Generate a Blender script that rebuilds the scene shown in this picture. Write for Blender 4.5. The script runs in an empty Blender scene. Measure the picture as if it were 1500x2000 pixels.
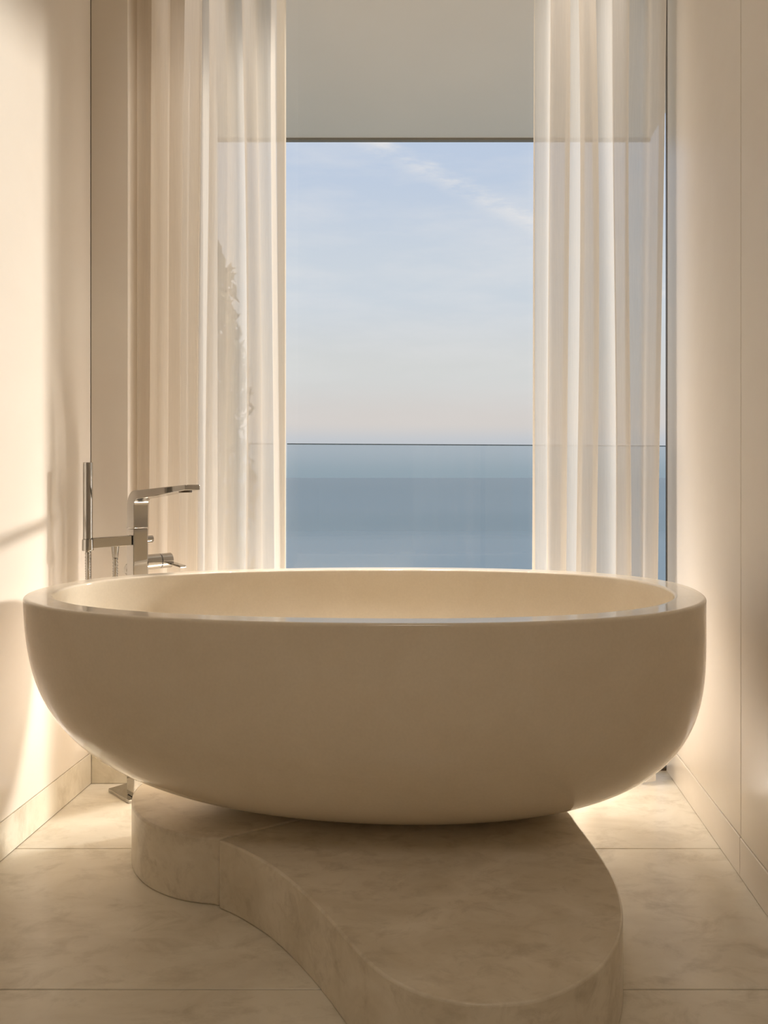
import bpy, bmesh, math, random
from mathutils import Vector, Matrix
random.seed(7)
S = bpy.context.scene
COL = S.collection
R = math.radians

# ------------------------------------------------------------------ camera
F_PX, VPX, VPY, EYE = 1549.0, 893.0, 915.0, 1.05
cam_d = bpy.data.cameras.new('camera')
cam = bpy.data.objects.new('camera', cam_d); COL.objects.link(cam)
cam.location = (0, 0, EYE); cam.rotation_euler = (R(90), 0, 0)
cam_d.sensor_fit = 'VERTICAL'; cam_d.sensor_height = 36.0; cam_d.sensor_width = 27.0
cam_d.lens = F_PX / 2000.0 * 36.0
cam_d.shift_x = (750.0 - VPX) / 2000.0
cam_d.shift_y = -(1000.0 - VPY) / 2000.0
cam_d.clip_start = 0.02; cam_d.clip_end = 20000
S.camera = cam

# ------------------------------------------------------------------ sky
W = bpy.data.worlds.new('sky'); S.world = W; W.use_nodes = True
nt = W.node_tree; nt.nodes.clear()
def N(nt, t, **kw):
    n = nt.nodes.new(t)
    for k, v in kw.items(): setattr(n, k, v)
    return n
def srgb(r, g, b):
    def c(v):
        v /= 255.0
        return v / 12.92 if v <= .04045 else ((v + .055) / 1.055) ** 2.4
    return (c(r), c(g), c(b), 1)
out = N(nt, 'ShaderNodeOutputWorld'); bg = N(nt, 'ShaderNodeBackground')
tc = N(nt, 'ShaderNodeTexCoord'); sep = N(nt, 'ShaderNodeSeparateXYZ')
nt.links.new(tc.outputs['Generated'], sep.inputs[0])
mp = N(nt, 'ShaderNodeMapRange'); mp.inputs[1].default_value = -.1; mp.inputs[2].default_value = .9
nt.links.new(sep.outputs['Z'], mp.inputs[0])
rp = N(nt, 'ShaderNodeValToRGB'); rp.color_ramp.interpolation = 'EASE'
nt.links.new(mp.outputs[0], rp.inputs[0])
stops = [(-.1, (150, 172, 186)), (-.012, (172, 184, 193)), (.03, (196, 200, 207)), (.058, (214, 208, 205)),
         (.12, (213, 214, 214)), (.22, (206, 214, 224)), (.38, (190, 204, 226)), (.9, (160, 182, 214))]
el = rp.color_ramp.elements
while len(el) < len(stops): el.new(.5)
for e, (z, c) in zip(el, stops):
    e.position = (z + .1) / 1.0; e.color = srgb(*c)
# thin high cloud: soft noise veil plus one drifting streak across the sky
nz = N(nt, 'ShaderNodeTexNoise'); nz.inputs['Scale'].default_value = 7; nz.inputs['Detail'].default_value = 6; nz.inputs['Roughness'].default_value = .6
mpg = N(nt, 'ShaderNodeMapping'); mpg.inputs['Rotation'].default_value = (0, R(26), 0); mpg.inputs['Scale'].default_value = (.7, 1, 3.2)
nt.links.new(tc.outputs['Generated'], mpg.inputs[0]); nt.links.new(mpg.outputs[0], nz.inputs[0])
veil = N(nt, 'ShaderNodeMapRange'); veil.inputs[1].default_value = .42; veil.inputs[2].default_value = .75; veil.inputs[3].default_value = 0; veil.inputs[4].default_value = .45
nt.links.new(nz.outputs[0], veil.inputs[0])
# streak: distance from the great circle through two sky directions
def sky_dir(px, py): return Vector(((px - VPX) / F_PX, 1, (VPY - py) / F_PX)).normalized()
gn = sky_dir(735, 285).cross(sky_dir(1010, 425)).normalized()
dot = N(nt, 'ShaderNodeVectorMath', operation='DOT_PRODUCT'); dot.inputs[1].default_value = gn
nt.links.new(tc.outputs['Generated'], dot.inputs[0])
nz2 = N(nt, 'ShaderNodeTexNoise'); nz2.inputs['Scale'].default_value = 22; nz2.inputs['Detail'].default_value = 7; nz2.inputs['Roughness'].default_value = .65
nt.links.new(mpg.outputs[0], nz2.inputs[0])
wob = N(nt, 'ShaderNodeMath', operation='MULTIPLY_ADD'); wob.inputs[1].default_value = .035; wob.inputs[2].default_value = -.0175
nt.links.new(nz2.outputs[0], wob.inputs[0])
sm = N(nt, 'ShaderNodeMath', operation='ADD'); nt.links.new(dot.outputs['Value'], sm.inputs[0]); nt.links.new(wob.outputs[0], sm.inputs[1])
ab = N(nt, 'ShaderNodeMath', operation='ABSOLUTE'); nt.links.new(sm.outputs[0], ab.inputs[0])
st = N(nt, 'ShaderNodeMapRange', interpolation_type='SMOOTHSTEP'); st.inputs[1].default_value = 0; st.inputs[2].default_value = .017; st.inputs[3].default_value = .8; st.inputs[4].default_value = 0
nt.links.new(ab.outputs[0], st.inputs[0])
brk = N(nt, 'ShaderNodeMapRange'); brk.inputs[1].default_value = .38; brk.inputs[2].default_value = .68
nt.links.new(nz2.outputs[0], brk.inputs[0])
stm = N(nt, 'ShaderNodeMath', operation='MULTIPLY'); nt.links.new(st.outputs[0], stm.inputs[0]); nt.links.new(brk.outputs[0], stm.inputs[1])
cl = N(nt, 'ShaderNodeMath', operation='ADD', use_clamp=True); nt.links.new(veil.outputs[0], cl.inputs[0]); nt.links.new(stm.outputs[0], cl.inputs[1])
up = N(nt, 'ShaderNodeMapRange'); up.inputs[1].default_value = .03; up.inputs[2].default_value = .2
nt.links.new(sep.outputs['Z'], up.inputs[0])
clm = N(nt, 'ShaderNodeMath', operation='MULTIPLY'); nt.links.new(cl.outputs[0], clm.inputs[0]); nt.links.new(up.outputs[0], clm.inputs[1])
mx = N(nt, 'ShaderNodeMixRGB'); mx.inputs[2].default_value = srgb(232, 230, 231)
nt.links.new(clm.outputs[0], mx.inputs[0]); nt.links.new(rp.outputs[0], mx.inputs[1])
nt.links.new(mx.outputs[0], bg.inputs[0]); bg.inputs[1].default_value = 0.93
nt.links.new(bg.outputs[0], out.inputs[0])

# ------------------------------------------------------------------ sun (low, from the right beyond the terrace)
SUN_AZ, SUN_EL = R(66), R(16.5)
sd = Vector((math.sin(SUN_AZ) * math.cos(SUN_EL), math.cos(SUN_AZ) * math.cos(SUN_EL), math.sin(SUN_EL)))
sl = bpy.data.lights.new('sun', 'SUN'); sl.energy = 2.8; sl.angle = R(5.2); sl.color = (1.0, .915, .82)
so = bpy.data.objects.new('sun', sl); COL.objects.link(so); so.rotation_euler = sd.to_track_quat('Z', 'Y').to_euler(); so.location = (6, 6, 6)

vs = S.view_settings
vs.view_transform = 'Standard'; vs.look = 'None'; vs.gamma = 1; vs.exposure = 0.2; vs.use_curve_mapping = False
S.cycles.max_bounces = 16; S.cycles.diffuse_bounces = 10; S.cycles.transparent_max_bounces = 24; S.cycles.glossy_bounces = 6

# ------------------------------------------------------------------ materials
def mat(name):
    m = bpy.data.materials.new(name); m.use_nodes = True
    t = m.node_tree; t.nodes.clear()
    o = N(t, 'ShaderNodeOutputMaterial')
    return m, t, o
def stone(name, a, b, vein=None, scale=3.0, rough=.35, bump=.02, spec=.5, vein_amt=.5, stretch=(1, 1, 1), contrast=(.35, .65), rot=(0, 0, 0), grain=0):
    m, t, o = mat(name)
    p = N(t, 'ShaderNodeBsdfPrincipled'); p.inputs['Roughness'].default_value = rough; p.inputs['Specular IOR Level'].default_value = spec
    c = N(t, 'ShaderNodeTexCoord'); mpn = N(t, 'ShaderNodeMapping'); mpn.inputs['Scale'].default_value = stretch; mpn.inputs['Rotation'].default_value = rot
    gi = N(t, 'ShaderNodeNewGeometry')
    t.links.new(gi.outputs['Position'], mpn.inputs[0])
    n1 = N(t, 'ShaderNodeTexNoise'); n1.inputs['Scale'].default_value = scale; n1.inputs['Detail'].default_value = 9; n1.inputs['Roughness'].default_value = .62; n1.inputs['Distortion'].default_value = .6
    t.links.new(mpn.outputs[0], n1.inputs[0])
    r1 = N(t, 'ShaderNodeMapRange'); r1.inputs[1].default_value = contrast[0]; r1.inputs[2].default_value = contrast[1]
    t.links.new(n1.outputs[0], r1.inputs[0])
    m1 = N(t, 'ShaderNodeMixRGB'); m1.inputs[1].default_value = (*a, 1); m1.inputs[2].default_value = (*b, 1)
    t.links.new(r1.outputs[0], m1.inputs[0])
    last = m1.outputs[0]
    if vein:
        n2 = N(t, 'ShaderNodeTexNoise'); n2.inputs['Scale'].default_value = scale * 2.3; n2.inputs['Detail'].default_value = 10; n2.inputs['Roughness'].default_value = .7; n2.inputs['Distortion'].default_value = .5
        t.links.new(mpn.outputs[0], n2.inputs[0])
        s_ = N(t, 'ShaderNodeMapRange'); s_.inputs[1].default_value = .50; s_.inputs[2].default_value = .78; s_.inputs[3].default_value = 0; s_.inputs[4].default_value = vein_amt
        t.links.new(n2.outputs[0], s_.inputs[0])
        m2 = N(t, 'ShaderNodeMixRGB'); m2.inputs[2].default_value = (*vein, 1)
        t.links.new(s_.outputs[0], m2.inputs[0]); t.links.new(last, m2.inputs[1]); last = m2.outputs[0]
    if grain:
        n3 = N(t, 'ShaderNodeTexNoise'); n3.inputs['Scale'].default_value = 160; n3.inputs['Detail'].default_value = 3
        t.links.new(gi.outputs['Position'], n3.inputs[0])
        g_ = N(t, 'ShaderNodeMapRange'); g_.inputs[3].default_value = 1 - grain; g_.inputs[4].default_value = 1 + grain
        t.links.new(n3.outputs[0], g_.inputs[0])
        m3 = N(t, 'ShaderNodeMixRGB', blend_type='MULTIPLY'); m3.inputs[0].default_value = 1
        t.links.new(last, m3.inputs[1]); t.links.new(g_.outputs[0], m3.inputs[2]); last = m3.outputs[0]
    t.links.new(last, p.inputs['Base Color'])
    if bump:
        n4 = N(t, 'ShaderNodeTexNoise'); n4.inputs['Scale'].default_value = 60; n4.inputs['Detail'].default_value = 6
        t.links.new(gi.outputs['Position'], n4.inputs[0])
        bp = N(t, 'ShaderNodeBump'); bp.inputs['Strength'].default_value = bump; bp.inputs['Distance'].default_value = .01
        t.links.new(n4.outputs[0], bp.inputs['Height']); t.links.new(bp.outputs[0], p.inputs['Normal'])
    t.links.new(p.outputs[0], o.inputs[0])
    return m
def plain(name, col, rough=.5, metal=0.0, noise=.04, scale=40, spec=.5):
    m, t, o = mat(name)
    p = N(t, 'ShaderNodeBsdfPrincipled'); p.inputs['Roughness'].default_value = rough; p.inputs['Metallic'].default_value = metal; p.inputs['Specular IOR Level'].default_value = spec
    g = N(t, 'ShaderNodeNewGeometry'); n = N(t, 'ShaderNodeTexNoise'); n.inputs['Scale'].default_value = scale
    t.links.new(g.outputs['Position'], n.inputs[0])
    mr = N(t, 'ShaderNodeMapRange'); mr.inputs[3].default_value = 1 - noise; mr.inputs[4].default_value = 1 + noise
    t.links.new(n.outputs[0], mr.inputs[0])
    mm = N(t, 'ShaderNodeMixRGB', blend_type='MULTIPLY'); mm.inputs[0].default_value = 1; mm.inputs[1].default_value = (*col, 1)
    t.links.new(mr.outputs[0], mm.inputs[2]); t.links.new(mm.outputs[0], p.inputs['Base Color']); t.links.new(p.outputs[0], o.inputs[0])
    return m
def glass(name, tint, ior=1.45):
    m, t, o = mat(name)
    tr = N(t, 'ShaderNodeBsdfTransparent'); tr.inputs[0].default_value = (*tint, 1)
    gl = N(t, 'ShaderNodeBsdfGlossy'); gl.inputs['Roughness'].default_value = .01
    fr = N(t, 'ShaderNodeFresnel'); fr.inputs[0].default_value = ior
    ms = N(t, 'ShaderNodeMixShader')
    ge = N(t, 'ShaderNodeNewGeometry'); iv = N(t, 'ShaderNodeMath', operation='SUBTRACT'); iv.inputs[0].default_value = 1      # reflect at the outer faces only
    t.links.new(ge.outputs['Backfacing'], iv.inputs[1])
    fm = N(t, 'ShaderNodeMath', operation='MULTIPLY'); t.links.new(fr.outputs[0], fm.inputs[0]); t.links.new(iv.outputs[0], fm.inputs[1])
    t.links.new(fm.outputs[0], ms.inputs[0]); t.links.new(tr.outputs[0], ms.inputs[1]); t.links.new(gl.outputs[0], ms.inputs[2]); t.links.new(ms.outputs[0], o.inputs[0])
    return m
def sheer(name, col, clear):
    m, t, o = mat(name)
    tr = N(t, 'ShaderNodeBsdfTransparent'); tr.inputs[0].default_value = (1, .985, .96, 1)
    df = N(t, 'ShaderNodeBsdfDiffuse'); df.inputs[0].default_value = (*col, 1)
    tl = N(t, 'ShaderNodeBsdfTranslucent'); tl.inputs[0].default_value = (*col, 1)
    a = N(t, 'ShaderNodeMixShader'); a.inputs[0].default_value = .54
    t.links.new(df.outputs[0], a.inputs[1]); t.links.new(tl.outputs[0], a.inputs[2])
    g = N(t, 'ShaderNodeNewGeometry'); mpn = N(t, 'ShaderNodeMapping'); mpn.inputs['Scale'].default_value = (90, 90, 3)
    n = N(t, 'ShaderNodeTexNoise'); n.inputs['Scale'].default_value = 3
    t.links.new(g.outputs['Position'], mpn.inputs[0]); t.links.new(mpn.outputs[0], n.inputs[0])
    mr = N(t, 'ShaderNodeMapRange'); mr.inputs[3].default_value = 1 - clear - .05; mr.inputs[4].default_value = 1 - clear + .05
    t.links.new(n.outputs[0], mr.inputs[0])
    b = N(t, 'ShaderNodeMixShader'); t.links.new(mr.outputs[0], b.inputs[0]); t.links.new(tr.outputs[0], b.inputs[1]); t.links.new(a.outputs[0], b.inputs[2])
    t.links.new(b.outputs[0], o.inputs[0])
    return m

M = {}
M['wall'] = stone('limestone_wall', (.81, .755, .685), (.84, .795, .73), scale=1.6, rough=.25, bump=.01, spec=.45)
M['floor'] = stone('marble_floor', (.715, .665, .56), (.83, .79, .69), vein=(.47, .42, .32), scale=3.2, rough=.26, bump=.008, vein_amt=.75, stretch=(1, 1.7, 1), rot=(0, 0, R(-28)))
M['plinth'] = stone('marble_plinth', (.66, .595, .475), (.80, .74, .63), vein=(.44, .38, .28), scale=5.5, rough=.28, bump=.008, vein_amt=.75, stretch=(1, 1.6, 1.3), rot=(0, 0, R(40)))
M['tub'] = stone('stone_tub', (.785, .705, .575), (.82, .745, .62), vein=(.66, .57, .43), scale=6.0, rough=.09, bump=.001, spec=.85, vein_amt=.14, grain=.05)
M['grout'] = plain('grout', (.50, .41, .28), .8)
M['paint'] = plain('ceiling_paint', (.80, .72, .59), .7)
M['chrome'] = plain('brushed_chrome', (.48, .465, .44), .06, 1.0, .015, 90)
M['black'] = plain('black_rubber', (.02, .02, .02), .5)
M['frame'] = plain('bronze_frame', (.16, .13, .10), .4, .6)
M['drip'] = plain('drip_edge_metal', (.28, .23, .17), .5)
M['glass'] = glass('clear_glass', (.97, .975, .97))
M['rail_glass'] = glass('tinted_balustrade_glass', (.85, .89, .91))
M['rail_edge'] = plain('polished_glass_edge', (.10, .14, .17), .25)
M['sheer'] = sheer('sheer_linen', (.97, .935, .885), .21)
M['hem'] = sheer('sheer_hem', (.90, .83, .72), .10)
M['terrace'] = plain('terrace_stone', (.76, .69, .58), .6)
M['soffit'] = plain('soffit_plaster', (.89, .78, .67), .8, noise=.03, scale=2)
M['leaf'] = plain('evergreen_leaf', (.10, .11, .05), .6, noise=.5, scale=6)
M['bark'] = plain('bark', (.16, .11, .07), .9, noise=.3, scale=12)
M['scrub'] = plain('dry_hillside', (.22, .20, .11), .9, noise=.4, scale=1.5)
m, t, o = mat('open_sea')
p = N(t, 'ShaderNodeBsdfPrincipled'); p.inputs['Roughness'].default_value = .22; p.inputs['Specular IOR Level'].default_value = .38; p.inputs['IOR'].default_value = 1.33
g = N(t, 'ShaderNodeNewGeometry'); mp_ = N(t, 'ShaderNodeMapping'); mp_.inputs['Scale'].default_value = (.0007, .006, 1); mp_.inputs['Rotation'].default_value = (0, 0, R(4))
n_ = N(t, 'ShaderNodeTexNoise'); n_.inputs['Scale'].default_value = 1.0; n_.inputs['Detail'].default_value = 4
t.links.new(g.outputs['Position'], mp_.inputs[0]); t.links.new(mp_.outputs[0], n_.inputs[0])
sp_ = N(t, 'ShaderNodeSeparateXYZ'); t.links.new(g.outputs['Position'], sp_.inputs[0])
ad = N(t, 'ShaderNodeMath', operation='MULTIPLY_ADD'); ad.inputs[1].default_value = 520; t.links.new(n_.outputs[0], ad.inputs[0]); t.links.new(sp_.outputs['Y'], ad.inputs[2])
r_ = N(t, 'ShaderNodeValToRGB')                       # calm pale water near the coast, darker open water farther out
mr_ = N(t, 'ShaderNodeMapRange'); mr_.inputs[1].default_value = 0; mr_.inputs[2].default_value = 6000; t.links.new(ad.outputs[0], mr_.inputs[0]); t.links.new(mr_.outputs[0], r_.inputs[0])
rs = [(.0, (.28, .36, .41)), (.12, (.25, .335, .39)), (.145, (.235, .325, .38)), (.172, (.145, .245, .30)), (.20, (.11, .215, .275)), (.25, (.15, .245, .305)), (.40, (.115, .21, .27)), (1, (.15, .235, .295))]
while len(r_.color_ramp.elements) < len(rs): r_.color_ramp.elements.new(.5)
for e_, (q_, c_) in zip(r_.color_ramp.elements, rs): e_.position = q_; e_.color = (*c_, 1)
t.links.new(r_.outputs[0], p.inputs['Base Color']); t.links.new(p.outputs[0], o.inputs[0])
M['sea'] = m

# ------------------------------------------------------------------ helpers
def obj(name, bm, m, parent=None, smooth=False, bevel=0, seg=2):
    me = bpy.data.meshes.new(name)
    bmesh.ops.recalc_face_normals(bm, faces=bm.faces)
    bm.to_mesh(me); bm.free()
    me.materials.append(m)
    if smooth:
        for f in me.polygons: f.use_smooth = True
    ob = bpy.data.objects.new(name, me); COL.objects.link(ob)
    if parent is not None: ob.parent = parent
    if bevel:
        b = ob.modifiers.new('bevel', 'BEVEL'); b.width = bevel; b.segments = seg; b.limit_method = 'ANGLE'; b.angle_limit = R(40)
    return ob
def box(x0, x1, y0, y1, z0, z1, bm=None):
    bm = bm or bmesh.new()
    v = [bm.verts.new((x, y, z)) for x in (x0, x1) for y in (y0, y1) for z in (z0, z1)]
    for f in ((0, 1, 3, 2), (4, 6, 7, 5), (0, 4, 5, 1), (2, 3, 7, 6), (0, 2, 6, 4), (1, 5, 7, 3)): bm.faces.new([v[i] for i in f])
    return bm
def cyl(p0, p1, r0, r1=None, n=32, bm=None):
    bm = bm or bmesh.new(); r1 = r0 if r1 is None else r1
    p0, p1 = Vector(p0), Vector(p1); d = (p1 - p0).normalized()
    q = d.to_track_quat('Z', 'Y')
    A = [bm.verts.new(p0 + q @ Vector((r0 * math.cos(2 * math.pi * i / n), r0 * math.sin(2 * math.pi * i / n), 0))) for i in range(n)]
    B = [bm.verts.new(p1 + q @ Vector((r1 * math.cos(2 * math.pi * i / n), r1 * math.sin(2 * math.pi * i / n), 0))) for i in range(n)]
    for i in range(n): bm.faces.new((A[i], A[(i + 1) % n], B[(i + 1) % n], B[i]))
    bm.faces.new(A[::-1]); bm.faces.new(B)
    return bm
def prism(poly, z0, z1, bm=None, axis='z'):
    bm = bm or bmesh.new()
    P = (lambda a, b, c: (a, b, c)) if axis == 'z' else (lambda a, b, c: (a, c, b))
    A = [bm.verts.new(P(a, b, z0)) for a, b in poly]; B = [bm.verts.new(P(a, b, z1)) for a, b in poly]
    n = len(poly)
    for i in range(n): bm.faces.new((A[i], A[(i + 1) % n], B[(i + 1) % n], B[i]))
    bm.faces.new(A[::-1]); bm.faces.new(B)
    return bm
def tube(pts, rad, n=12, bm=None, rfun=None):
    bm = bm or bmesh.new(); rings = []
    up0 = Vector((0, 1, .3)).normalized()
    for i, p in enumerate(pts):
        d = (pts[min(i + 1, len(pts) - 1)] - pts[max(i - 1, 0)]).normalized()
        s = d.cross(up0).normalized(); u = s.cross(d)
        r = rfun(i) if rfun else rad
        rings.append([bm.verts.new(p + s * (r * math.cos(2 * math.pi * k / n)) + u * (r * math.sin(2 * math.pi * k / n))) for k in range(n)])
    for a, b in zip(rings, rings[1:]):
        for k in range(n): bm.faces.new((a[k], a[(k + 1) % n], b[(k + 1) % n], b[k]))
    bm.faces.new(rings[0][::-1]); bm.faces.new(rings[-1])
    return bm
def smooth_angle(ob, ang=35):
    me = ob.data
    for f in me.polygons: f.use_smooth = True
    me.set_sharp_from_angle(angle=R(ang))
def tag(o, label, cat, group=None, kind=None):
    o['label'] = label; o['category'] = cat
    if group: o['group'] = group
    if kind: o['kind'] = kind
    return o
def struct(o, label=None, cat=None):
    o['kind'] = 'structure'
    if label: o['label'] = label; o['category'] = cat
    return o
def empty(name, loc=(0, 0, 0), rz=0):
    e = bpy.data.objects.new(name, None); COL.objects.link(e); e.location = loc; e.rotation_euler = (0, 0, rz); e.empty_display_size = .1
    return e

# ------------------------------------------------------------------ the room
XL, XR = -1.222, .729          # faces of the side walls
YW, YG = 2.644, 2.765          # face of the short return wall, plane of the glass
YB, ZC = -1.5, 3.10            # wall behind the camera, ceiling
XRET, XJ = -1.0975, -.896      # end of the return wall, left jamb of the window

# floor: full-width marble slabs in rows, thin recessed joints
fl = struct(obj('floor', box(XL - .2, XR + .2, YB - .2, YG + .02, -.12, -.012), M['grout']), 'pale veined marble slab floor under the bathtub', 'floor')
rows = [YB, -.769, -.177, .415, 1.007, 1.599, 2.191, YG]
for a, b in zip(rows, rows[1:]):
    for x0, x1 in ((XL, -.12), (-.12, XR)):
        obj('tile', box(x0 + .0009, x1 - .0009, a + .0012, b - .0012, -.012, 0), M['floor'], fl, bevel=.0012, seg=1)

# left wall: backing, tall stone panels, low base course
wl = struct(obj('wall_left', box(XL - .2, XL - .016, YB - .2, YW + .3, -.02, ZC), M['grout']), 'smooth cream stone wall left of the bathtub', 'wall')
BH = .102
for a, b in ((YB, .4), (.4, YW)):
    obj('panel', box(XL - .016, XL, a + .001, b - .0005, BH + .0012, ZC), M['wall'], wl, bevel=.0012, seg=1)
bl = struct(obj('baseboard_left', box(XL - .016, XL - .006, YB, YW, 0, BH - .001), M['grout']), 'low marble base course along the left wall', 'baseboard')
for a, b in ((YB, .4), (.4, 1.75), (1.75, YW)):
    obj('base_tile', box(XL - .006, XL + .003, a + .001, b - .0008, .001, BH), M['floor'], bl, bevel=.0012, seg=1)
# short return wall in the left corner + window pier behind the curtain
wb = struct(obj('wall_back', box(XL - .0, XJ, YG - .002, YG + .2, -.02, ZC), M['wall']), 'short stone return wall and pier beside the window', 'wall')
obj('return_panel', box(XL + .0005, XRET, YW, YG - .002, BH + .0012, ZC), M['wall'], wb, bevel=.0015, seg=1)
bb = struct(obj('baseboard_back', box(XL + .001, XRET - .001, YW + .004, YG - .002, 0, BH - .001), M['grout']), 'low marble base course on the short return wall', 'baseboard')
obj('base_tile', box(XL + .004, XRET, YW - .003, YW + .006, .001, BH), M['floor'], bb, bevel=.0012, seg=1)
# right wall
wr = struct(obj('wall_right', box(XR + .016, XR + .25, YB - .2, YG - .012, -.02, ZC), M['grout']), 'smooth cream stone wall right of the bathtub', 'wall')
for a, b in ((YB, .6), (.6, 2.038), (2.038, YG - .012)):
    obj('panel', box(XR, XR + .016, a + .0009, b - .0009, BH + .0012, ZC), M['wall'], wr, bevel=.0012, seg=1)
br = struct(obj('baseboard_right', box(XR + .006, XR + .016, YB, YG - .014, 0, BH - .001), M['grout']), 'low marble base course along the right wall', 'baseboard')
for a, b in ((YB, .6), (.6, 2.038), (2.038, YG - .014)):
    obj('base_tile', box(XR - .003, XR + .006, a + .0008, b - .0008, .001, BH), M['wall'], br, bevel=.0012, seg=1)
struct(obj('ceiling', box(XL - .2, XR + .25, YB - .2, YG + .2, ZC, ZC + .15), M['paint']), 'cream painted ceiling', 'ceiling')
struct(obj('wall_rear', box(XL - .2, XR + .25, YB - .2, YB, -.02, ZC), M['wall']), 'cream stone wall facing the window', 'wall')

# added narrow-beam fill above the tub, unseen, to brighten its inside
dl = empty('tub_fill', (-.22, 2.08, ZC))
tag(dl, 'unseen round fill light added above the bathtub', 'fill light')
bm = bmesh.new()
rg = [[bm.verts.new((r_ * math.cos(k * math.pi / 20), r_ * math.sin(k * math.pi / 20), z_)) for k in range(40)] for r_, z_ in ((.105, 0), (.105, -.006), (.088, -.006), (.084, -.001))]
for A_, B_ in zip(rg, rg[1:]):
    for k in range(40): bm.faces.new((A_[k], A_[(k + 1) % 40], B_[(k + 1) % 40], B_[k]))
obj('trim_ring', bm, M['paint'], dl, smooth=True)
L = bpy.data.lights.new('tub_fill_light', 'AREA'); L.shape = 'DISK'; L.size = .16; L.energy = .8; L.color = (1, .87, .70); L.spread = R(20)
lo = bpy.data.objects.new('tub_fill_light', L); COL.objects.link(lo); lo.parent = dl; lo.location = (0, 0, -.004)
# added overhead fill, unseen: lifts the dim front half of the room
cl_ = empty('ceiling_fill', (-.25, -.1, ZC))
tag(cl_, 'unseen wide round fill light with pale rim, added overhead', 'fill light')
bm = bmesh.new()
rg = [[bm.verts.new((r_ * math.cos(k * math.pi / 32), r_ * math.sin(k * math.pi / 32), z_)) for k in range(64)] for r_, z_ in ((.47, 0), (.47, -.07), (.455, -.07), (.45, -.05))]
for A_, B_ in zip(rg, rg[1:]):
    for k in range(64): bm.faces.new((A_[k], A_[(k + 1) % 64], B_[(k + 1) % 64], B_[k]))
obj('fill_rim', bm, M['paint'], cl_, smooth=True)
L = bpy.data.lights.new('ceiling_fill_light', 'AREA'); L.shape = 'DISK'; L.size = .88; L.energy = 4.0; L.color = (1, .895, .77); L.spread = R(104)
lo = bpy.data.objects.new('ceiling_fill_light', L); COL.objects.link(lo); lo.parent = cl_; lo.location = (0, 0, -.055)
# added fill strip at ceiling level, unseen, brightening curtains and upper walls
cv = empty('curtain_fill', (-.2, 2.565, ZC))
tag(cv, 'unseen slim fill strip added above the sheer curtains', 'fill light')
obj('fill_trim', box(-.80, .80, -.022, .022, -.004, 0), M['paint'], cv)
L = bpy.data.lights.new('curtain_fill_light', 'AREA'); L.shape = 'RECTANGLE'; L.size = 1.56; L.size_y = .03; L.energy = 5.0; L.color = (1, .885, .78); L.spread = R(40)
lo = bpy.data.objects.new('curtain_fill_light', L); COL.objects.link(lo); lo.parent = cv; lo.location = (0, 0, -.006)
# added fill strip hidden behind the tub, lighting curtains and walls from below
fs = empty('floor_fill', (-.255, 2.588, 0))
tag(fs, 'unseen slim fill strip added at the foot of the window', 'floor light')
obj('channel', box(-.695, .695, -.016, .016, .0, .004), M['chrome'], fs)
L = bpy.data.lights.new('floor_fill_light', 'AREA'); L.shape = 'RECTANGLE'; L.size = 1.38; L.size_y = .022; L.energy = 12.5; L.color = (1, .89, .79); L.spread = R(145)
lo = bpy.data.objects.new('floor_fill_light', L); COL.objects.link(lo); lo.parent = fs; lo.location = (0, 0, .006); lo.rotation_euler = (R(180), 0, 0)

# window: fixed full-height glass with slim dark frame
w1 = struct(obj('window_1', box(XJ + .006, XR - .002, YG - .004, YG + .004, .012, ZC - .012), M['glass']), 'tall clear glass window onto the sea', 'window')
obj('frame_side', box(XR - .0015, XR + .03, YG - .012, YG + .004, 0, ZC), M['frame'], w1)
obj('frame_side', box(XJ, XJ + .006, YG - .010, YG + .012, 0, ZC), M['frame'], w1)
obj('frame_top', box(XJ + .006, XR - .003, YG - .010, YG + .012, ZC - .012, ZC), M['frame'], w1)
obj('frame_bottom', box(XJ + .006, XR - .003, YG - .010, YG + .012, 0, .012), M['frame'], w1)

# ------------------------------------------------------------------ terrace
struct(obj('terrace_floor', box(-5, 6, YG + .02, 4.75, -.25, -.02), M['terrace']), 'stone terrace floor outside the window', 'floor')
SOF_Y = (ZC - EYE) / (642 / F_PX)
sof = struct(obj('terrace_soffit', box(-5, 1.2, YG + .2, SOF_Y, ZC, ZC + .3), M['soffit']), 'plain grey beige plaster soffit over the terrace', 'soffit')
obj('drip_edge', box(-5, 1.2, SOF_Y - .03, SOF_Y + .004, ZC - .014, ZC), M['drip'], sof)
# glass balustrade, slightly out of line with the window
be = empty('glass_balustrade', (-.86, 3.95, -.02), R(11))
tag(be, 'frameless tinted glass balustrade at the terrace edge in front of the sea', 'balustrade')
for x0, x1 in ((-2.2, -.012), (.012, 2.2), (2.224, 4.4)):
    pn = obj('glass_panel', box(x0, x1, -.006, .006, 0, 1.19), M['rail_glass'], be)
    obj('top_edge', box(x0, x1, -.0062, .0062, 1.19, 1.195), M['rail_edge'], pn)

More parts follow.
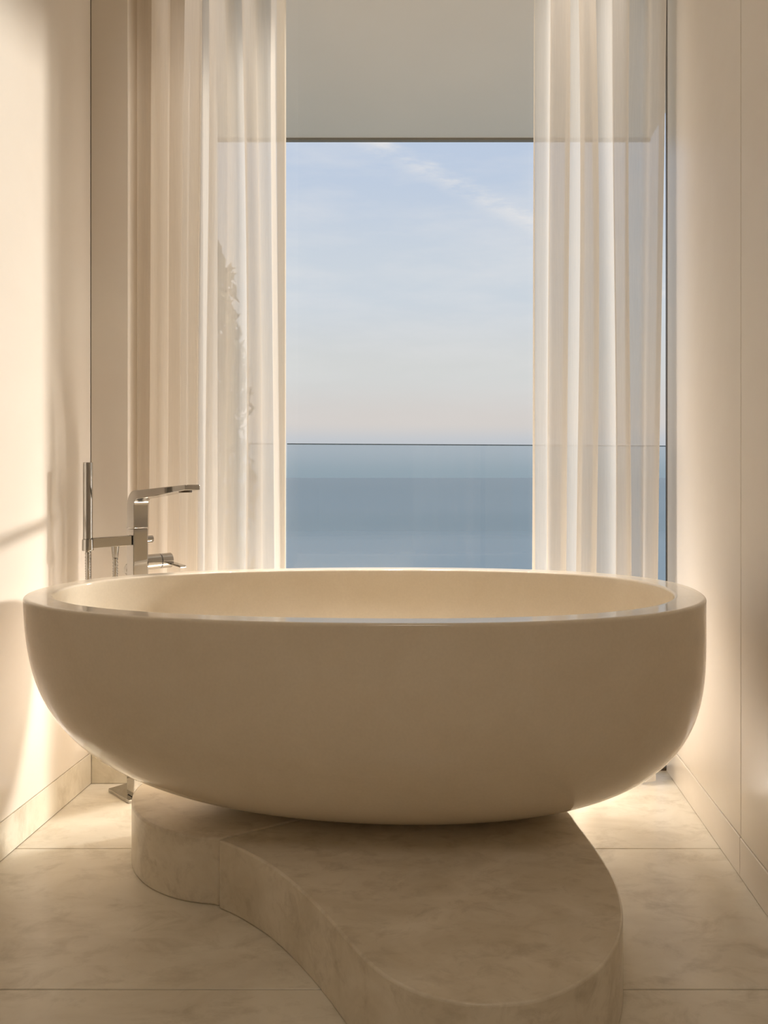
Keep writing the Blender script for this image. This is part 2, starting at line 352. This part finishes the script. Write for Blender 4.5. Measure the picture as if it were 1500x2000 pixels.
# ------------------------------------------------------------------ sea, hillside, tree
bm = bmesh.new(); SEA = -60
vs_ = [bm.verts.new(v) for v in ((-6000, 60, SEA), (6000, 60, SEA), (6000, 5200, SEA), (-6000, 5200, SEA))]
bm.faces.new(vs_)
tag(obj('sea', bm, M['sea']), 'calm blue grey sea stretching to the hazy horizon', 'sea', kind='stuff')
bm = bmesh.new(); G = 24; grid = []
for i in range(G + 1):
    row = []
    for j in range(G + 1):
        x = -14 + 12.2 * i / G; y = 4.9 + 12 * j / G
        z = -.9 - (y - 4.9) * .25 - max(0, x + 5.0) * .5 + .12 * math.sin(x * 2.1 + y) + .08 * math.sin(3 * y - x)
        row.append(bm.verts.new((x, y, z)))
    grid.append(row)
for i in range(G):
    for j in range(G): bm.faces.new((grid[i][j], grid[i + 1][j], grid[i + 1][j + 1], grid[i][j + 1]))
struct(obj('hillside', bm, M['scrub'], smooth=True), 'dry hillside below the terrace', 'hill')

tr = empty('cypress_tree', (-3.0, 9, -3.1))
tag(tr, 'dark evergreen tree outside, seen through the left sheer curtain', 'tree')
obj('trunk', cyl((0, 0, 0), (.05, 0, 3.6), .14, .05, 12), M['bark'], tr, smooth=True)
bm = bmesh.new(); rr = random.Random(3)
for i in range(5200):
    h = rr.random() ** .8
    zz = 1.0 + h * 5.95
    rad = .66 * (1 - h ** 5) ** .6 * (.75 + .25 * min(1, h * 4))
    a = rr.random() * 6.283; q = rad * (rr.random() ** .35) * (1 + .13 * math.sin(a * 3 + zz * 5))
    c = Vector((q * math.cos(a), q * math.sin(a), zz))
    s = .035 + .05 * rr.random()
    e1 = Vector((rr.uniform(-1, 1), rr.uniform(-1, 1), rr.uniform(.2, 1.4))).normalized() * s * 1.6
    e2 = Vector((rr.uniform(-1, 1), rr.uniform(-1, 1), rr.uniform(-.4, .4))).normalized() * s * .7
    bm.faces.new([bm.verts.new(c - e1), bm.verts.new(c + e2), bm.verts.new(c + e1), bm.verts.new(c - e2)])
fo = obj('foliage', bm, M['leaf'], tr); fo['kind'] = 'stuff'

# ------------------------------------------------------------------ plinth
PH = .163
KZ = F_PX * (EYE - PH)
def top_pt(px, py):
    y = KZ / (py - VPY)
    return Vector(((px - VPX) * y / F_PX, y, 0))
def catmull(P, n=8):
    out = []
    for i in range(len(P) - 1):
        p0, p1, p2, p3 = P[max(i - 1, 0)], P[i], P[i + 1], P[min(i + 2, len(P) - 1)]
        for k in range(n):
            u = k / n
            out.append(.5 * ((2 * p1) + (-p0 + p2) * u + (2 * p0 - 5 * p1 + 4 * p2 - p3) * u * u + (-p0 + 3 * p1 - 3 * p2 + p3) * u ** 3))
    out.append(P[-1]); return out
edge = [(427, 1641), (467, 1657), (523, 1687), (575, 1727), (628, 1778), (694, 1853), (743, 1899), (801, 1932), (860, 1951), (918, 1961), (978, 1962),
        (1041, 1955), (1093, 1939), (1146, 1911), (1185, 1876), (1209, 1834), (1217, 1790), (1211, 1747), (1196, 1709), (1163, 1656), (1127, 1608), (1110, 1585)]
P = [top_pt(*e) for e in edge] + [Vector((.245, 2.19, 0)), Vector((.16, 2.29, 0)), Vector((0, 2.345, 0)), Vector((-.2, 2.36, 0))]
C0 = catmull(P, 6)
cc, cr = Vector((-.55, 2.25, 0)), .346
pl = empty('stone_plinth', (0, 0, 0))
tag(pl, 'curved two-piece marble plinth step carrying the bathtub', 'plinth')
# front kidney-shaped block ends on the seam with the round block
kid = [(v.x, v.y) for v in C0] + [(-.2, 2.05), (-.4, 2.0)]
o1 = obj('step_block', prism(kid, 0, PH), M['plinth'], pl, bevel=.006, seg=3); 
# round block: circle up to the seam
cusp = top_pt(427, 1641)
a0 = math.atan2(cusp.y - cc.y, cusp.x - cc.x); a1 = math.atan2(2.181 - cc.y, -.888 - cc.x)
arc = [(cc.x + cr * math.cos(a0 + (a1 - a0) * k / 30), cc.y + cr * math.sin(a0 + (a1 - a0) * k / 30)) for k in range(31)]
arc[0] = (cusp.x - .0012, cusp.y + .007)
back = catmull([Vector((*arc[-1], 0)), Vector((-.889, 2.235, 0)), Vector((-.855, 2.295, 0)), Vector((-.78, 2.33, 0)), Vector((-.6, 2.345, 0)), Vector((-.4, 2.35, 0)), Vector((-.205, 2.36, 0))], 6)
poly = arc + [(v.x, v.y) for v in back[1:]] + [(-.205, 2.052), (-.402, 2.003)]
o2 = obj('round_block', prism(poly, 0, PH), M['plinth'], pl, bevel=.006, seg=3)
for o_ in (o1, o2): smooth_angle(o_, 30)

# ------------------------------------------------------------------ bathtub
cx, cy, a, b, n_e, egg, rot = -.2408, 2.1065, .876, .4658, 2.292, .0761, -.0311
m1, k1, m2, k2, sx, flt, sy, kl, flb = 3.3205, 1.7817, 2.9583, 1.5691, .0839, .3518, .0163, 1.0256, .2262
RIM = EYE - .32; H = RIM - PH
NT = 160
def ring(cx, cy, a, b, n, z, al=None):
    out = []
    for i in range(NT):
        th = 2 * math.pi * i / NT; c, s = math.cos(th), math.sin(th)
        x = (a if c > 0 or al is None else al) * math.copysign(abs(c) ** (2 / n), c); y = b * math.copysign(abs(s) ** (2 / n), s) * (1 + egg * c)
        out.append(Vector((cx + x * math.cos(rot) - y * math.sin(rot), cy + x * math.sin(rot) + y * math.cos(rot), z)))
    return out
rings = []
us = [1 - .5 * (1 - math.cos(math.pi * i / 44)) for i in range(45)]       # 1 (bottom) .. 0 (rim)
RO = .008
for u in us:
    z = RIM - RO - (H - RO) * u
    sa = flt + (1 - flt) * max(1 - u ** m1, 0) ** (1 / k1); sb = flb + (1 - flb) * max(1 - u ** m2, 0) ** (1 / k2)
    sl_ = flt + (1 - flt) * max(1 - u ** (m1 * kl), 0) ** (1 / k1)
    rings.append(ring(cx + sx * u * u, cy + sy * u * u, a * sa, b * sb, n_e + (2 - n_e) * u, z, a * sl_))
for k in range(1, 6):                                                     # rounded outer lip
    t_ = k / 5 * math.pi / 2
    rings.append(ring(cx, cy, a - RO * (1 - math.cos(t_)), b - RO * (1 - math.cos(t_)), n_e, RIM - RO + RO * math.sin(t_)))
ai, bi, ci, di = a - .071, b - .0605, cx - .006, cy + .002
RI = .006
rings.append(ring(cx, cy, a - RO - .002, b - RO - .002, n_e, RIM)); rings.append(ring(ci, di, ai + .009, bi + .009, n_e, RIM))
for k in range(0, 5):                                                     # rounded inner lip
    t_ = k / 4 * math.pi / 2
    rings.append(ring(ci, di, ai + RI * (1 - math.sin(t_)), bi + RI * (1 - math.sin(t_)), n_e, RIM - RI + RI * math.cos(t_)))
HI = H - .075
for i in range(1, 37):
    u = math.sin(i / 36 * math.pi / 2) ** 1.0
    sa = .25 + .75 * max(1 - u ** 3.0, 0) ** (1 / 2.2); sb = .2 + .8 * max(1 - u ** 2.8, 0) ** (1 / 1.9)
    rings.append(ring(ci + .03 * u * u, di, ai * sa, bi * sb, n_e + (2 - n_e) * u, RIM - RI - (HI - RI) * u))
bm = bmesh.new()
V = [[bm.verts.new(p) for p in r] for r in rings]
for A, B in zip(V, V[1:]):
    for i in range(NT): bm.faces.new((A[i], A[(i + 1) % NT], B[(i + 1) % NT], B[i]))
bm.faces.new(V[0][::-1]); bm.faces.new(V[-1])
tub = obj('bathtub', bm, M['tub'], smooth=True)
tag(tub, 'large oval cream stone bathtub with thick flat rim', 'bathtub')

# ------------------------------------------------------------------ floor-standing tub tap
RZ = math.atan2(-.67, .74)
tp = empty('bath_tap', (-1.0218, 2.534, 0), RZ)
tag(tp, 'chrome floor-standing bath tap with square column behind the tub', 'tap')
q = .024
obj('base_plate', box(-.112, .030, -.044, .046, 0, .011), M['chrome'], tp, bevel=.003)
obj('column', box(-q, q, -q, q, .012, .8585), M['chrome'], tp, bevel=.0025)
prof = [(-q, .8605), (q, .8605), (q, .930)]
for k in range(1, 7):
    t_ = k / 6 * R(86)
    prof.append((q + .022 * (1 - math.cos(t_)), .930 + .022 * math.sin(t_) + .002))
prof += [(q + .316, .987), (q + .316, 1.003)]
for k in range(0, 9):
    t_ = R(94) + k / 8 * R(86)
    prof.append((.030 + .054 * math.cos(t_), .927 + .054 * math.sin(t_)))
sp = obj('spout', prism(prof, -q, q, axis='y'), M['chrome'], tp, bevel=.0015); smooth_angle(sp, 30)
obj('aerator', cyl((.300, 0, .9856), (.300, 0, .9795), .019), M['frame'], sp, bevel=.001)
ac = obj('shower_arm', box(-.014, .016, -.148, -q - .002, .807, .838), M['chrome'], tp, bevel=.0015)
obj('joint_ring', box(-.012, .014, -q - .002, -q, .809, .836), M['black'], ac)
hd = cyl((0, -.1556, .800), (0, -.1556, .8345), .0165)
ho = obj('shower_holder', hd, M['chrome'], tp, bevel=.001); smooth_angle(ho)
co = obj('hose_connector', cyl((0, -.0717, .772), (0, -.0717, .807), .0085, .012), M['chrome'], tp); smooth_angle(co)
# diverter knob, mixer sleeve with dark ring, lever handle
kn = obj('diverter_knob', cyl((0, q, .822), (0, .050, .822), .0115), M['chrome'], tp, bevel=.001); smooth_angle(kn)
sv = obj('mixer_sleeve', cyl((0, q, .748), (0, .072, .748), .0245), M['chrome'], tp); smooth_angle(sv)
obj('sleeve_ring', cyl((0, .072, .748), (0, .075, .748), .0235), M['black'], sv)
lv = obj('lever_handle', cyl((0, .075, .748), (0, .112, .748), .0245), M['chrome'], tp, bevel=.001); smooth_angle(lv)
bm = box(-.002, .092, -.010, .010, -.0035, .0035)
bmesh.ops.transform(bm, matrix=Matrix.Translation((.018, .098, .743)) @ Matrix.Rotation(R(4), 4, 'Y'), verts=bm.verts)
obj('lever_blade', bm, M['chrome'], lv, bevel=.0015)
bk = obj('rear_knob', cyl((-q, 0, .725), (-q - .022, 0, .725), .024), M['chrome'], tp, bevel=.004, seg=3); smooth_angle(bk)

# hand shower resting in its holder, with the ribbed hose looping back to the tap
hs = empty('hand_shower', tp.matrix_basis @ Vector((0, -.1556, .8348)), RZ)
tag(hs, 'slim chrome stick hand shower standing in the tap holder', 'hand shower')
wd = obj('wand', cyl((0, 0, 0), (0, 0, .234), .0138), M['chrome'], hs, bevel=.0012); smooth_angle(wd)
hp = []
NH = 420
p0, p1 = Vector((0, 0, -.036)), Vector((0, .0839, -.060))
for i in range(NH + 1):
    u = i / NH
    dz = -.40 * math.sin(math.pi * u) ** .8
    hp.append(p0.lerp(p1, u * u * (3 - 2 * u)) + Vector((.0, 0, dz)))
obj('hose', tube(hp, .006, 10, rfun=lambda i: .0086 if i % 2 else .0064), M['chrome'], hs, smooth=True)

# ------------------------------------------------------------------ sheer curtains
def curtain(name, x0, x1, y0, A, n, seed, label, lean, hem_side):
    rr = random.Random(seed); NX, NZ = 520, 44
    ph = [rr.uniform(0, 6.28) for _ in range(8)]
    am = [rr.uniform(.65, 1.15) for _ in range(2 * n + 4)]
    zb, zt = .012, ZC - .004
    def pt(t, h):
        # h 0 bottom .. 1 top
        tw = t + .020 * math.sin(2 * math.pi * 1.5 * t + ph[0]) + .012 * math.sin(2 * math.pi * 3.3 * t + ph[1]) - .02 * math.sin(ph[0])*(1-t)
        c = -1.75 - .5 * math.sin(2 * math.pi * 1.2 * t + ph[2]) + .35 * (h - .5)
        w = 2 * math.pi * n * tw
        x = t + c * math.sin(2 * w) / (4 * math.pi * n)
        i = int(max(0, 2 * n * tw)); g = am[min(i, len(am) - 1)]
        y = A * g * math.sin(w) + .006 * math.sin(2.7 * w + ph[3] + 1.5 * h)
        sway = (.017 * math.sin(3.1 * h + ph[4] + 5 * t) + .005 * math.sin(7 * h + ph[5] + 9 * t)) * (1 - h * .3)
        L = x1 - x0
        X = x0 + x * L + sway * math.sin(math.pi * min(max(t, 0), 1)) ** .5 + lean * (1 - h) ** 2 * (t if hem_side > 0 else 1 - t) - (0 if hem_side > 0 else .042 * (1 - h) ** 1.5 * t)
        return Vector((min(max(X, x0 - .004), x1 + .004), y0 + y, zb + (zt - zb) * h))
    def sheet(ts, bm):
        g = [[bm.verts.new(pt(t, j / NZ)) for j in range(NZ + 1)] for t in ts]
        for i in range(len(ts) - 1):
            for j in range(NZ): bm.faces.new((g[i][j], g[i + 1][j], g[i + 1][j + 1], g[i][j + 1]))
        return bm
    e = empty(name, ((x0 + x1) / 2, y0, 0))
    ts = [i / NX for i in range(NX + 1)]
    hw = .03
    body = [t for t in ts if (t <= 1 - hw if hem_side > 0 else t >= hw)]
    edge_ = [t for t in ts if (t >= 1 - hw if hem_side > 0 else t <= hw)]
    edge_ = ([body[-1]] + edge_) if hem_side > 0 else (edge_ + [body[0]])
    off = Matrix.Translation((-(x0 + x1) / 2, -y0, 0))
    for nm_, tt, mm in (('fabric', body, M['sheer']), ('side_hem', edge_, M['hem'])):
        bm = sheet(tt, bmesh.new()); bmesh.ops.transform(bm, matrix=off, verts=bm.verts)
        o_ = obj(nm_, bm, mm, e, smooth=True)
    return tag(e, label, 'curtain', 'sheer curtains at the window')
YC = 2.665
curtain('sheer_curtain', XRET + .012, -.580, YC + .025, .035, 5, 11, 'sheer cream curtain gathered at the left, behind the chrome tap', .004, 1)
curtain('sheer_curtain', .252, .699, YC, .045, 4, 5, 'sheer cream curtain gathered against the right stone wall', .002, -1)
